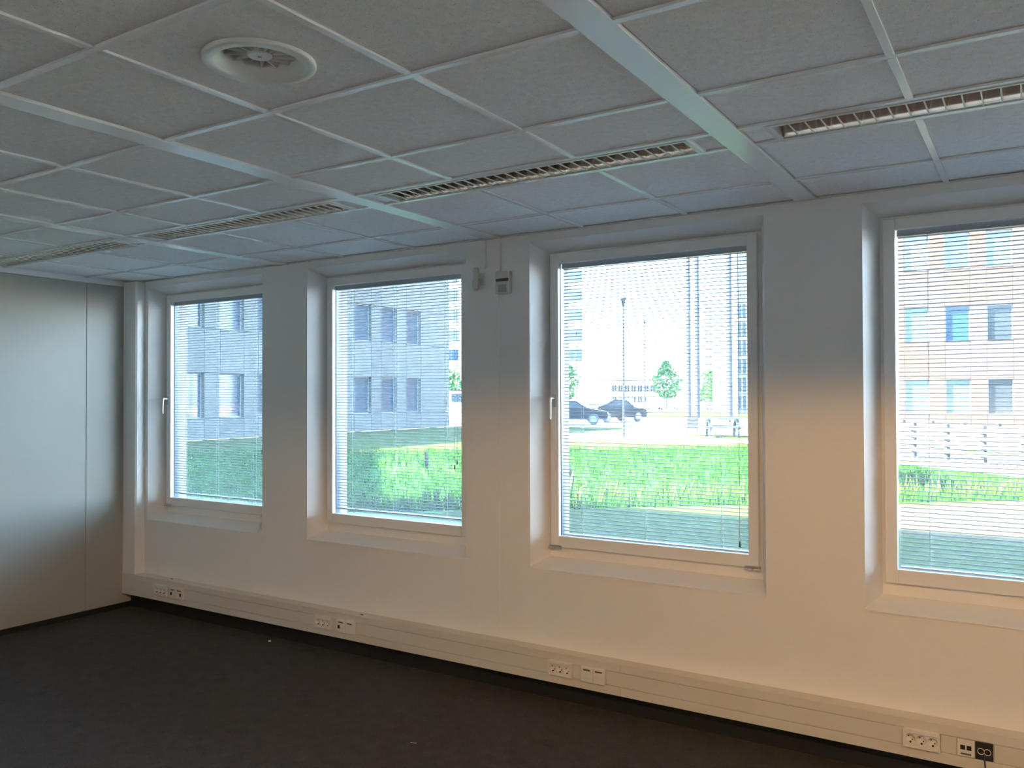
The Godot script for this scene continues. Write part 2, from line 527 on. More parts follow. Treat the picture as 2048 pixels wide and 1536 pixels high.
func ceiling() -> void:
	var c := thing("ceiling", "suspended ceiling of pale mineral tiles in a white metal grid", "ceiling", Vector3.ZERO, 0.0, "", "structure")
	var s := mb()
	box(s, XL - 0.16, HC + 0.14, -0.205, XR + 0.16, HC + 0.34, ZB + 0.16)
	obj("slab", s, M.wall, c)
	s = mb()                                                    # closes the void above the walls
	box(s, XL - 0.16, HC + 0.05, -0.205, XR + 0.16, HC + 0.14, -0.05)
	box(s, XL - 0.16, HC + 0.05, ZB, XR + 0.16, HC + 0.14, ZB + 0.16)
	box(s, XL - 0.16, HC + 0.05, -0.05, XL - 0.02, HC + 0.14, ZB)
	box(s, XR, HC + 0.05, -0.05, XR + 0.16, HC + 0.14, ZB)
	obj("upstand", s, M.wall, c)
	var tiles := {}
	for k in range(-4, 5):
		var bx: float = BEAM + 1.8 * k
		if bx + 0.05 > XL and bx < XR:
			s = mb()
			box(s, max(XL, bx - 0.05), HC - 0.001, 0.0, bx + 0.05, HC + 0.03, ZB, 0.0015)
			obj("grid_band", s, M.band, c)
		var x0: float = max(XL, bx + 0.05)
		var x1: float = min(XR, bx + 1.75)
		if x1 - x0 < 0.1: continue
		var cols := [x0]
		for j in [0.6, 1.2]:
			if bx + j > x0 + 0.02 and bx + j < x1 - 0.02: cols.append(bx + j)
		cols.append(x1)
		for r in ROWS.size() - 1:
			var z0: float = ROWS[r]
			var z1: float = ROWS[r + 1]
			if r > 0:
				s = mb()
				box(s, x0, HC, z0 - 0.012, x1, HC + 0.0078, z0 + 0.012, 0.001)
				obj("grid_bar", s, M.grid, c)
			var strip := r == 2 or r == 7
			if strip:                                            # lamp strip: filler pieces at both ends of the luminaire
				var mid: float = bx + 0.9
				var lit := r == 2 or k in [-1, 0, 1]
				var gap: float = 0.755 if lit else 0.0
				for e in [[x0, mid - gap], [mid + gap, x1]]:
					if e[1] - e[0] < 0.03: continue
					s = mb()
					box(s, e[0] + 0.002, HC + 0.008, z0 + 0.004, e[1] - 0.002, HC + 0.025, z1 - 0.004, 0.002)
					obj("ceiling_tile", s, M.tile, c)
					if lit:
						var bxx: float = e[1] if e[1] < mid else e[0]
						s = mb()
						box(s, bxx - 0.011, HC, z0 + 0.012, bxx + 0.011, HC + 0.02, z1 - 0.012, 0.001)
						obj("grid_bar", s, M.grid, c)
				continue
			for j in cols.size() - 1:
				var a: float = cols[j]
				var b: float = cols[j + 1]
				if j > 0:
					s = mb()
					box(s, a - 0.012, HC, z0 + 0.012, a + 0.012, HC + 0.0078, z1 - 0.012, 0.001)
					obj("grid_bar", s, M.grid, c)
				if r == 5 and abs((a + b) / 2 - (-1.839)) < 0.05:
					s = mb()
					holed_tile(s, a + 0.003, z0 + 0.003, b - 0.003, z1 - 0.003, 0.148)
					obj("ceiling_tile", s, M.tile, c)
					continue
				var key := "%.3f_%.3f" % [b - a, z1 - z0]
				if not tiles.has(key):
					s = mb()
					box(s, -(b - a) / 2 + 0.003, 0, -(z1 - z0) / 2 + 0.003, (b - a) / 2 - 0.003, 0.015, (z1 - z0) / 2 - 0.003, 0.002)
					tiles[key] = done(s)
				put("ceiling_tile", tiles[key], M.tile, c, Vector3((a + b) / 2, HC + 0.008, (z0 + z1) / 2))
	s = mb()
	box(s, XL, HC, 0.0, XR, HC + 0.002, 0.022)
	box(s, XL, HC, 0.0, XR, HC + 0.03, 0.002)
	obj("edge_angle", s, M.grid, c)

func holed_tile(s: SurfaceTool, x0: float, z0: float, x1: float, z1: float, r: float) -> void:
	var y := HC + 0.008
	var cx := (x0 + x1) / 2
	var cz := (z0 + z1) / 2
	var n := 48
	for k in n:
		var q := []
		for a in [TAU * k / n, TAU * (k + 1) / n]:
			var d := Vector2(cos(a), sin(a))
			var t: float = min((x1 - cx) / max(1e-6, abs(d.x)), (z1 - cz) / max(1e-6, abs(d.y)))
			q.append(Vector3(cx + d.x * r, y, cz + d.y * r))
			q.append(Vector3(cx + d.x * t, y, cz + d.y * t))
		quad(s, q[0], q[1], q[3], q[2])
		quad(s, q[0] + Vector3.UP * 0.015, q[2] + Vector3.UP * 0.015, q[3] + Vector3.UP * 0.015, q[1] + Vector3.UP * 0.015)

var blade_mesh: ArrayMesh
var edge_mesh: ArrayMesh

func luminaire(cx: float, cz: float, lit: bool, n: int) -> void:
	var dark := ["next to the partition", "second from the partition", "third from the partition", "fourth from the partition", "beside the end wall"]
	var shine := ["behind the round air vent", "in the middle of the rear row", "at the end wall side of the rear row"]
	var t := thing("ceiling_luminaire", ("lit recessed louvre luminaire " + shine[n]) if lit else ("unlit mirror louvre luminaire in the ceiling strip, " + dark[n]), "ceiling light", Vector3(cx, HC, cz), 0.0, "lit louvre luminaires" if lit else "unlit louvre luminaires")
	var s := mb()
	box(s, -0.745, 0.075, -0.083, 0.745, 0.080, 0.083)
	box(s, -0.748, 0.004, -0.086, -0.742, 0.080, 0.086)
	box(s, 0.742, 0.004, -0.086, 0.748, 0.080, 0.086)
	box(s, -0.745, 0.004, -0.084, 0.745, 0.080, -0.081)
	box(s, -0.745, 0.004, 0.084, 0.745, 0.080, 0.087)
	obj("housing", s, M.lamp_body, t)
	s = mb()
	box(s, -0.754, -0.003, -0.085, 0.754, 0.006, -0.078, 0.001)
	box(s, -0.754, -0.003, 0.078, 0.754, 0.006, 0.092, 0.001)
	box(s, -0.754, -0.003, -0.078, -0.738, 0.006, 0.078, 0.001)
	box(s, 0.738, -0.003, -0.078, 0.754, 0.006, 0.078, 0.001)
	obj("rim", s, M.lamp_body, t)
	for sg in [-1, 1]:
		s = mb()
		s.set_smooth_group(1)
		var pr := []
		for k in 7:
			var u := k / 6.0
			pr.append(Vector2(0.077 - 0.047 * u * u, 0.003 + 0.060 * u))
		for k in 6:
			var p: Vector2 = pr[k]; var q: Vector2 = pr[k + 1]
			if sg > 0: quad(s, Vector3(-0.738, p.y, p.x), Vector3(-0.738, q.y, q.x), Vector3(0.738, q.y, q.x), Vector3(0.738, p.y, p.x))
			else: quad(s, Vector3(-0.738, p.y, -p.x), Vector3(0.738, p.y, -p.x), Vector3(0.738, q.y, -q.x), Vector3(-0.738, q.y, -q.x))
		obj("side_reflector", s, M.reflector, t)
	if blade_mesh == null:
		s = mb()
		var y0 := 0.0035
		var y1 := 0.040
		var w0 := 0.0020
		var w1 := 0.0085
		var b0 := 0.076
		var b1 := 0.060
		s.set_smooth_group(1)
		for sg in [-1, 1]:
			var prev := []
			for k in 5:
				var u := k / 4.0
				var hw: float = lerp(w0, w1, u * u)
				var hz: float = lerp(b0, b1, u * u)
				var cur := [Vector3(sg * hw, lerp(y0, y1, u), -hz), Vector3(sg * hw, lerp(y0, y1, u), hz)]
				if prev:
					if sg > 0: quad(s, prev[0], cur[0], cur[1], prev[1])
					else: quad(s, prev[0], prev[1], cur[1], cur[0])
				prev = cur
		s.set_smooth_group(-1)
		quad(s, Vector3(-w0, y0, -b0), Vector3(w0, y0, -b0), Vector3(w0, y0, b0), Vector3(-w0, y0, b0))
		quad(s, Vector3(-w1, y1, -b1), Vector3(-w1, y1, b1), Vector3(w1, y1, b1), Vector3(w1, y1, -b1))
		blade_mesh = done(s)
		s = mb()
		box(s, -0.0024, -0.0005, -0.0765, 0.0024, 0.0045, 0.0765, 0.0008)
		edge_mesh = done(s)
	for k in 27:
		var bl := put("louvre_blade", blade_mesh, M.mirror, t, Vector3(-0.738 + 1.476 * (k + 1) / 28.0, 0, 0))
		put("blade_edge", edge_mesh, M.louvre, bl)
	s = mb()
	tube(s, [Vector3(-0.72, 0.058, 0), Vector3(0.72, 0.058, 0)], 0.013, 0.013, 12)
	obj("lamp_tube", s, M.tube_on if lit else M.lamp_tube, t)
	if lit:
		for k in 3:
			var l := SpotLight3D.new()
			l.name = "lamp_glow"
			t.add_child(l, true)
			l.position = Vector3(-0.5 + 0.5 * k, -0.012, 0)
			l.rotation.x = -PI / 2
			l.light_color = Color(1.0, 0.76, 0.44)
			l.light_energy = [0.16, 0.31, 0.375][n]
			l.spot_range = 14.0
			l.spot_attenuation = 2.0
			l.spot_angle = 79.0
			l.spot_angle_attenuation = 0.10
			l.light_size = 0.09
			l.shadow_enabled = true

func air_vent() -> void:
	var t := thing("ceiling_air_vent", "round white swirl air diffuser set in a ceiling tile", "air vent", Vector3(-1.839, HC, 2.538))
	var s := mb()
	lathe(s, [Vector2(0.120, 0.004), Vector2(0.124, -0.004), Vector2(0.150, -0.004), Vector2(0.155, -0.001), Vector2(0.155, 0.008)], 64)
	obj("flange", s, M.vent, t)
	s = mb()
	lathe(s, [Vector2(0.097, 0.050), Vector2(0.098, 0.036), Vector2(0.102, 0.022), Vector2(0.110, 0.009), Vector2(0.122, 0.001)], 64)
	obj("bowl", s, M.vent, t)
	s = mb()
	lathe(s, [Vector2(0.0, 0.120), Vector2(0.100, 0.120), Vector2(0.100, 0.050), Vector2(0.097, 0.050)], 40)
	obj("duct", s, M.galvanised, t)
	s = mb()
	lathe(s, [Vector2(0.0, 0.020), Vector2(0.031, 0.020), Vector2(0.034, 0.023), Vector2(0.034, 0.050), Vector2(0.0, 0.050)], 32, false)
	var hub := obj("hub", s, M.vent, t)
	s = mb()
	lathe(s, [Vector2(0.0, 0.016), Vector2(0.005, 0.017), Vector2(0.006, 0.021)], 12)
	obj("screw", s, M.metal, hub)
	for k in 14:
		s = mb()
		X = Transform3D(Basis(Vector3.UP, TAU * (k + 0.3) / 14), Vector3.ZERO)
		var q := [Vector3(0.032, 0.024, -0.0014), Vector3(0.097, 0.026, -0.0014), Vector3(0.097, 0.026, 0.0014), Vector3(0.032, 0.024, 0.0014), Vector3(0.032, 0.046, 0.004), Vector3(0.097, 0.052, 0.010), Vector3(0.097, 0.052, 0.012), Vector3(0.032, 0.046, 0.006)]
		for f in [[0, 1, 2, 3], [3, 2, 6, 7], [1, 0, 4, 5], [4, 7, 6, 5]]: quad(s, q[f[0]], q[f[1]], q[f[2]], q[f[3]])
		obj("vane", s, M.vent, t)

# ---------------------------------------------------------------- fittings on the window wall
func wall_fittings() -> void:
	var c := thing("corner_casing", "boxed pipe casing in the corner between partition and window wall", "pipe casing", Vector3(XL, 0.286, 0.0))
	var s := mb()
	X = Transform3D(Basis(Vector3(1, 0, 0), Vector3(0, 0, -1), Vector3(0, 1, 0)), Vector3.ZERO)
	prism(s, [Vector2(0.001, 0.0), Vector2(0.001, -0.080), Vector2(0.155, -0.078), Vector2(0.166, -0.066), Vector2(0.170, 0.0)], 0.0, HC - 0.286 - 0.002)
	obj("casing", s, M.trim, c)

	var t := thing("cable_trunking", "cream metal cable trunking running along the window wall above the skirting", "cable trunking", Vector3(0, 0, 0))
	var y0 := 0.119
	var y1 := 0.285
	s = mb()
	box(s, XL + 0.001, y0, 0.001, XR - 0.001, y1, 0.080)
	obj("back_box", s, M.trunk, t)
	var joints := [XL + 0.002, -1.885, 0.115, 2.115, 4.115, XR - 0.002]
	for k in joints.size() - 1:
		s = mb()
		box(s, joints[k], 0.2435, 0.078, joints[k + 1] - 0.0012, y1, 0.0875, 0.0012)
		obj("upper_flange", s, M.trunk, t)
		s = mb()
		box(s, joints[k], y0, 0.078, joints[k + 1] - 0.0012, 0.1655, 0.0875, 0.0012)
		obj("lower_flange", s, M.trunk, t)
	var holes := [[-5.864, -5.707], [-5.664, -5.506], [-4.119, -3.968], [-3.914, -3.759], [-2.318, -2.171], [-2.112, -1.969], [-0.523, -0.378], [-0.314, -0.178]]
	var x: float = XL + 0.002
	for h in holes + [[XR - 0.002, XR]]:
		s = mb()
		box(s, x, 0.1680, 0.078, h[0] - 0.002, 0.2410, 0.0850, 0.001)
		obj("cover", s, M.trunk, t)
		x = h[1] + 0.002
	var near := ["below the window beside the corner casing", "below the window left of the wall sensors", "below the window right of the wall sensors", "beside the black data outlet"]
	for k in 4:
		var a: Array = holes[k * 2]
		var o := thing("triple_socket", "white triple power socket on the trunking " + near[k], "socket", Vector3((a[0] + a[1]) / 2, 0.2045, 0.0862), 0.0, "triple power sockets on the trunking")
		var w: float = (a[1] - a[0]) / 2
		s = mb()
		box(s, -w, -0.041, -0.0055, w, 0.041, 0.002)
		socket_plate(s, w, 0.014)
		obj("body", s, M.socket, o)
		for j in 3:
			var ox := (j - 1) * 0.044
			s = mb()
			X = Transform3D(Basis(Vector3.RIGHT, PI / 2), Vector3(ox, 0, 0.0142))
			lathe(s, [Vector2(0.0205, 0.0), Vector2(0.0195, -0.001), Vector2(0.0185, -0.0115), Vector2(0.0, -0.0115)], 24)
			var well := obj("socket_well", s, M.socket, o)
			s = mb()
			for e in [-1, 1]:
				X = Transform3D(Basis(Vector3.RIGHT, PI / 2).rotated(Vector3.BACK, 0.8), Vector3(ox + e * 0.0070, e * -0.0068, 0.0028))
				lathe(s, [Vector2(0.0, 0.0006), Vector2(0.0028, 0.0006), Vector2(0.0028, 0.0)], 10)
			obj("contact_hole", s, M.hole, well)
			s = mb()
			box(s, ox - 0.003, -0.0188, 0.0024, ox + 0.004, -0.0140, 0.0130)
			obj("earth_clip", s, M.hole, well)
	for k in 4:
		var a: Array = holes[k * 2 + 1]
		if k < 3:
			var o := thing("data_outlet", "white double data outlet on the trunking " + near[k], "data outlet", Vector3((a[0] + a[1]) / 2, 0.2045, 0.0862), 0.0, "data outlets on the trunking")
			var w: float = (a[1] - a[0]) / 2
			for e in [-1, 1]:
				s = mb()
				box(s, 0.001 if e > 0 else -w, -0.041, -0.0055, w if e > 0 else -0.001, 0.041, 0.018, 0.003)
				var m := obj("module", s, M.socket, o)
				var mx: float = e * w / 2
				s = mb()
				box(s, mx - 0.021, 0.021, 0.0175, mx + 0.021, 0.029, 0.0186)
				obj("label_strip", s, M.label_strip, m)
				for j in [-1, 1]:
					var open: bool = (e < 0 and j < 0 and k < 2) or (e > 0 and j > 0 and k == 0)
					s = mb()
					if open: box(s, mx + j * 0.016 - 0.010, -0.016, 0.017, mx + j * 0.016 + 0.010, 0.006, 0.0186)
					else:
						box(s, mx + j * 0.016 - 0.011, -0.018, 0.0175, mx + j * 0.016 + 0.011, 0.003, 0.0200, 0.001)
						box(s, mx + j * 0.016 - 0.011, 0.004, 0.0175, mx + j * 0.016 + 0.011, 0.007, 0.0190)
					obj("port", s, M.hole if open else M.socket, m)
		else:
			for e in 2:
				var x0: float = [-0.314, -0.246][e]
				var o := thing("data_outlet", ["small white data outlet with two dark ports on the trunking", "small black data outlet with a cable plugged into the trunking"][e], "data outlet", Vector3(x0 + 0.033, 0.2045, 0.0862), 0.0, "data outlets on the trunking")
				s = mb()
				box(s, -0.033, -0.036, -0.0055, 0.033, 0.036, 0.004, 0.002)
				obj("body", s, [M.socket, M.black_plastic][e], o)
				for j in [-1, 1]:
					s = mb()
					box(s, j * 0.012 - 0.009, -0.007, 0.0038, j * 0.012 + 0.009, 0.012, 0.0048)
					var p := obj("port", s, M.hole, o)
					if e == 1:
						s = mb()
						X = Transform3D(Basis(Vector3.RIGHT, PI / 2), Vector3(j * 0.012, 0.0, 0.003))
						lathe(s, [Vector2(0.0115, 0.0), Vector2(0.0115, 0.004), Vector2(0.0135, 0.004), Vector2(0.0135, 0.0)], 20)
						obj("port_ring", s, M.socket, p)
				if e == 0:
					s = mb()
					box(s, -0.020, -0.028, 0.0038, 0.020, -0.021, 0.0046)
					obj("label_strip", s, M.label_strip, o)
				else:
					s = mb()
					tube(s, [Vector3(0.0, -0.008, 0.006), Vector3(0.001, -0.02, 0.012), Vector3(0.003, -0.05, 0.014), Vector3(0.005, -0.085, 0.012), Vector3(0.008, -0.15, 0.010), Vector3(0.02, -0.199, 0.014)], 0.0028)
					obj("cable", s, M.black_plastic, o)

	# two small surface ducts and two sensors on the pier
	for e in 2:
		var d := thing("cable_duct", ["thin white cable duct dropping from the ceiling to the swivelled sensor", "thin white cable duct dropping from the ceiling to the motion sensor"][e], "cable duct", Vector3([-2.797, -2.690][e], [2.47, 2.43][e], 0.004))
		s = mb()
		box(s, -0.009, 0, -0.004, 0.009, HC - [2.47, 2.43][e] - 0.001, 0.009, 0.001)
		obj("base", s, M.trim, d)
		s = mb()
		box(s, -0.0075, 0, 0.009, 0.0075, HC - [2.47, 2.43][e] - 0.001, 0.0105, 0.0005)
		obj("lid", s, M.trim, d)
	var a := thing("wall_sensor", "slim cream sensor box swivelled sideways on a bracket", "sensor", Vector3(-2.815, 2.40, 0.0))
	s = mb()
	box(s, -0.016, -0.03, 0.0, 0.016, 0.04, 0.012, 0.002)
	tube(s, [Vector3(0, 0.0, 0.01), Vector3(-0.006, 0.0, 0.035)], 0.008)
	obj("bracket", s, M.device, a)
	s = mb()
	X = Transform3D(Basis(Vector3.UP, deg_to_rad(-52)), Vector3(-0.016, 0.0, 0.048))
	box(s, -0.030, -0.066, -0.014, 0.030, 0.066, 0.018, 0.006)
	var hs := obj("housing", s, M.device, a)
	s = mb()
	X = Transform3D(Basis(Vector3.UP, deg_to_rad(-52)), Vector3(-0.016, 0.0, 0.048))
	box(s, -0.018, -0.05, 0.0175, 0.018, -0.01, 0.020, 0.001)
	obj("lens", s, M.lens, hs)
	var p := thing("motion_sensor", "square white motion sensor with a dark slot and a grey lens", "sensor", Vector3(-2.655, 2.3705, 0.0))
	s = mb()
	box(s, -0.048, -0.066, 0.001, 0.048, 0.066, 0.040, 0.005)
	obj("housing", s, M.device, p)
	s = mb()
	box(s, -0.039, 0.005, 0.039, 0.047, 0.022, 0.0408)
	obj("slot", s, M.label_strip, p)
	s = mb()
	box(s, -0.022, -0.058, 0.039, 0.030, -0.014, 0.0425, 0.002)
	obj("lens", s, M.lens, p)

	for k in 2:
		s = mb()
		box(s, -0.010, 0, -0.004, 0.010, 0.004, 0.003, 0.001)
		tag(obj("plastic_chip", s, M.hole, self, [Vector3(-5.735, 0.2852, 0.03), Vector3(-3.74, 0.2852, 0.05)][k]), ["small dark chip lying on the trunking near the corner casing", "small dark chip lying on the trunking above a data outlet"][k], "debris")
	s = mb()
	lathe(s, [Vector2(0, 0), Vector2(0.011, 0.001), Vector2(0.009, 0.008), Vector2(0.0, 0.011)], 9)
	tag(obj("paper_crumb", s, M.lint, self, Vector3(-4.55, 0.0005, 0.10)), "tiny white crumb of paper on the carpet by the skirting", "debris")
	s = mb()
	box(s, -0.016, 0.0005, -0.0012, 0.016, 0.002, 0.0012)
	var th := obj("thread_scrap", s, M.lint, self, Vector3(-2.62, 0.0, 0.90))
	th.rotation.y = 0.3
	tag(th, "short white scrap of thread on the dark carpet", "debris")

func socket_plate(s: SurfaceTool, w: float, z: float) -> void:       # face plate with three round openings, and its sides
	var h := 0.041
	box(s, -w, -h, 0.0, -0.066, h, z); box(s, 0.066, -h, 0.0, w, h, z)
	box(s, -0.066, -h, 0.0, 0.066, -0.022, z, 0.002); box(s, -0.066, 0.022, 0.0, 0.066, h, z, 0.002)
	for j in 3:
		var ox := (j - 1) * 0.044
		var n := 32
		for k in n:
			var q := []
			for a in [TAU * k / n, TAU * (k + 1) / n]:
				var d := Vector2(cos(a), sin(a))
				var t: float = min(0.022 / max(1e-6, abs(d.x)), 0.022 / max(1e-6, abs(d.y)))
				q.append(Vector3(ox + d.x * 0.0205, d.y * 0.0205, z))
				q.append(Vector3(ox + d.x * t, d.y * t, z))
			quad(s, q[0], q[1], q[3], q[2])

# ---------------------------------------------------------------- outside: ground
func ditch(x: float, z: float) -> float:          # distance beyond the near lip of the ditch
	return -((x + 5.0) * 0.62 + (z + 7.8) * 0.78)

func ground_y(x: float, z: float) -> float:
	var s := ditch(x, z)
	if z > -1.5 or s <= 0.0 or s >= 12.5: return 0.0
	if s < 2.6: return -0.85 * smoothstep(0.0, 2.6, s)
	if s < 4.6: return -0.85
	return -0.85 * (1.0 - smoothstep(4.6, 12.5, s))

func field(s: SurfaceTool, x0: float, x1: float, z0: float, z1: float, step: float, dy: float, keep: Callable) -> void:
	s.set_smooth_group(1)
	var nx := int(ceil((x1 - x0) / step))
	var nz := int(ceil((z1 - z0) / step))
	for i in nx:
		for j in nz:
			var a := x0 + i * step; var b: float = min(x1, a + step); var c := z0 + j * step; var d: float = min(z1, c + step)
			if not keep.call((a + b) / 2, (c + d) / 2): continue
			quad(s, Vector3(a, ground_y(a, d) + dy, d), Vector3(b, ground_y(b, d) + dy, d), Vector3(b, ground_y(b, c) + dy, c), Vector3(a, ground_y(a, c) + dy, c))

func paved(x: float, z: float) -> bool:
	return z < -36.5 or (x > -17.5 and z < -24.5 - 0.25 * abs(x + 11.0) * (0.6 if x > -11.0 else 0.0))

func dried(x: float, z: float) -> bool:
	return ditch(x, z) < -0.2 and z < -7.0 and x > -3.4 + 0.4 * sin(z * 3.0)

func grounds() -> void:
	var s := mb()
	field(s, -27.9, 14.0, -37.0, -0.285, 0.5, 0.0, func(x, z): return not paved(x, z) and not dried(x, z) and (ditch(x, z) < 0.0 or ditch(x, z) > 12.3))
	tag(obj("lawn", s, M.lawn), "mown green lawn outside the windows, partly in building shade", "lawn", "", "structure")
	s = mb()
	field(s, -27.9, 14.0, -37.0, -0.285, 0.5, 0.0, func(x, z): return dried(x, z) and not paved(x, z))
	tag(obj("dry_lawn", s, M.dry), "sunlit yellow dried grass beside the ditch", "lawn", "", "structure")
	s = mb()
	field(s, -27.9, 14.0, -37.0, -0.285, 0.5, 0.0, func(x, z): return not paved(x, z) and not dried(x, z) and not (ditch(x, z) < 0.0 or ditch(x, z) > 12.3))
	tag(obj("ditch_bank", s, M.bank), "sloping green banks of the ditch under tall grass", "bank", "", "structure")
	s = mb()
	field(s, -130.0, 70.0, -190.0, -37.0, 20.0, 0.0, func(_x, _z): return true)
	field(s, -27.9, 14.0, -37.0, -20.0, 0.5, 0.01, func(x, z): return paved(x, z))
	field(s, 14.0, 70.0, -37.0, -0.285, 5.0, 0.0, func(_x, _z): return true)
	field(s, -130.0, -40.0, -37.0, 10.0, 10.0, 0.0, func(_x, _z): return true)
	tag(obj("paving", s, M.paving), "pale sunlit paving and car park beyond the lawn", "paving", "", "structure")
	s = mb()
	box(s, -62.0, -0.2, -80.0, -16.0, 0.04, -56.0)
	tag(obj("grass_verge", s, M.lawn), "flat green verge beyond the parked black cars", "verge", "", "structure")
	s = mb()
	X = Transform3D(Basis(Vector3(1, 0, 0), Vector3(0, 0, -1), Vector3(0, 1, 0)), Vector3.ZERO)
	prism(s, [Vector2(-12.8, 29.4), Vector2(-8.8, 26.8), Vector2(-8.0, 28.4), Vector2(-11.9, 31.4)], -0.1, 0.03)
	tag(obj("bench_lawn", s, M.lawn), "small patch of grass under the outdoor bench", "lawn", "", "structure")

func own_building() -> void:
	var b := thing("own_building", "upper storeys of the office building that holds this room", "building", Vector3.ZERO, 0.0, "", "structure")
	var s := mb()
	box(s, -18.0, HC + 0.45, -0.285, 30.0, 11.6, 13.0)
	box(s, -28.0, HC + 0.45, -0.285, -18.0, 8.0, 13.0)
	obj("upper_storeys", s, M.cladding, b)
	s = mb()
	box(s, -28.0, 0.0, -0.285, XL - 0.2, HC + 0.45, 13.0)
	box(s, XR + 0.2, 0.0, -0.285, 30.0, HC + 0.45, 13.0)
	box(s, XL - 0.2, 0.0, ZB + 0.2, XR + 0.2, HC + 0.45, 13.0)
	obj("ground_storey", s, M.cladding, b)
	s = mb()                                       # splayed block in the inner corner; its roof edge draws the slanted shadow on the ditch
	X = Transform3D(Basis(Vector3(1, 0, 0), Vector3(0, 0, -1), Vector3(0, 1, 0)), Vector3.ZERO)
	prism(s, [Vector2(-23.1, 0.30), Vector2(-27.85, 7.3), Vector2(-27.85, 0.30)], 0.0, 13.0)
	obj("corner_block", s, M.cladding, b)

# ---------------------------------------------------------------- outside: buildings
# a facade of separate slabs with recessed windows: local x along it, y up, z outwards, from x = 0
func facade(root: Node3D, bays: int, pitch: float, win_w: float, sills: Array, win_h: float, top: float, lead: float, tail: float, mats: Array, pane_of: Callable) -> void:
	var pier := pitch - win_w
	var meshes := {}
	var slab := func(w: float, h: float) -> ArrayMesh:
		var key := "%.3f_%.3f" % [w, h]
		if not meshes.has(key):
			var s := mb()
			box(s, 0.006, 0.006, -0.22, w - 0.006, h - 0.006, 0.0, 0.01)
			meshes[key] = done(s)
		return meshes[key]
	var ends := [0.0]
	for y in sills: ends.append(y); ends.append(y + win_h)
	ends.append(top)
	var total := lead + bays * pitch - pier + tail
	var core := mb()
	box(core, 0.0, 0.0, -12.0, total, top, -0.36)
	box(core, 0.0, 0.0, -0.36, total, ends[1], -0.23)
	for k in sills.size(): box(core, 0.0, ends[2 * k + 2], -0.36, total, ends[2 * k + 3], -0.23)
	obj("core", core, mats[0], root)
	var cap := mb()
	box(cap, -0.05, top, -12.0, total + 0.05, top + 0.15, 0.05, 0.02)
	obj("coping", cap, M.roofing, root)
	for r in ends.size() - 1:
		var y: float = ends[r]
		var h: float = ends[r + 1] - y
		var x := 0.0
		for k in bays + 1:
			var w: float = lead if k == 0 else (tail if k == bays else pier)
			if w > 0.05: put("slab", slab.call(w, h), mats[(k * 7 + r * 3) % mats.size()], root, Vector3(x, y, 0))
			x += w
			if k == bays: break
			if r % 2 == 0: put("slab", slab.call(win_w, h), mats[(k * 5 + r) % mats.size()], root, Vector3(x, y, 0))
			else: far_window(root, x, y, win_w, h, pane_of.call(k, (r - 1) / 2))
			x += win_w

func far_window(root: Node3D, x: float, y: float, w: float, h: float, pane: Material) -> void:
	var s := mb()
	var b := 0.05
	box(s, 0, 0, -0.26, w, b, -0.18); box(s, 0, h - b, -0.26, w, h, -0.18)
	box(s, 0, b, -0.26, b, h - b, -0.18); box(s, w - b, b, -0.26, w, h - b, -0.18)
	box(s, 0, 0, -0.36, w, 0.012, 0.03)
	var f := obj("window", s, M.alu, root, Vector3(x, y, 0))
	s = mb()
	box(s, b, b, -0.24, w - b, h - b, -0.22)
	obj("window_pane", s, pane, f)

func office_wing() -> void:
	# local x runs from the far end (z = -33.4) towards our building, outwards is +x of the world
	var t := thing("office_wing", "grey concrete office block in shade with square windows", "building", Vector3(-27.9, 0.0, -33.4), 0.0)
	t.basis = Basis(Vector3(0, 0, 1), Vector3(0, 1, 0), Vector3(-1, 0, 0)) if false else Basis(Vector3.UP, PI / 2).rotated(Vector3.UP, 0.0)
	# Basis(UP, 90 deg): local x -> world -z, local z -> world +x; so start at the near end instead
	t.position = Vector3(-27.9, 0.0, -0.29)
	var first := 30.87 - 1.95 * 14 - 0.29          # distance to the first window from the start
	facade(t, 15, 1.95, 1.2, [0.85, 4.42, 8.0], 1.80, 11.3, first - 1.2 + 0.03, 33.4 - 30.87, [M.concrete, M.concrete2, M.concrete], func(_k, _r): return M.pane)

func pink_building() -> void:
	var t := thing("pink_office_block", "sunlit pink panelled office block with coloured window blinds", "building", Vector3(-4.2, 0, -46.4))
	t.rotation.y = deg_to_rad(7.0)
	t.position -= t.basis.x * (2.07 + 1.975 * 2 + 0.9)
	var look := [[M.pane_grey, M.pane_teal, M.pane_mint, M.pane_teal, M.pane_grey], [M.pane_teal, M.pane_blue, M.pane_mint, M.pane_blue, M.pane_grey], [M.pane_teal, M.pane_grey, M.pane_pale, M.pane_blue, M.pane_teal]]
	facade(t, 9, 1.975, 1.2, [0.66, 4.57, 8.47], 1.92, 12.2, 0.9, 0.9, [M.pink, M.pink2, M.pink2, M.pink], func(k, r): return look[r][k % 5])

func plain_block(called: String, label: String, at: Vector3, turn: float, w: float, h: float, depth: float, wall: Material, nx: int, ny: int, ww: float, wh: float, x0: float, px: float, y0: float, py: float, pane: Material) -> Node3D:
	var t := thing(called, label, "building", at, turn)
	var s := mb()
	box(s, 0, 0, -depth, w, h, 0, 0.05)
	obj("walls", s, wall, t)
	s = mb()
	box(s, -0.1, h, -depth - 0.1, w + 0.1, h + 0.3, 0.1)
	obj("roof_edge", s, M.alu, t)
	s = mb()
	box(s, 0, 0, -0.05, ww, wh, 0.06)
	var fm := done(s)
	s = mb()
	box(s, 0.12, 0.12, 0.05, ww / 2 - 0.05, wh - 0.12, 0.09)
	box(s, ww / 2 + 0.05, 0.12, 0.05, ww - 0.12, wh - 0.12, 0.09)
	var pm := done(s)
	for i in nx:
		for j in ny:
			var f := put("window", fm, M.alu, t, Vector3(x0 + i * px, y0 + j * py, 0))
			put("window_pane", pm, pane, f)
	return t

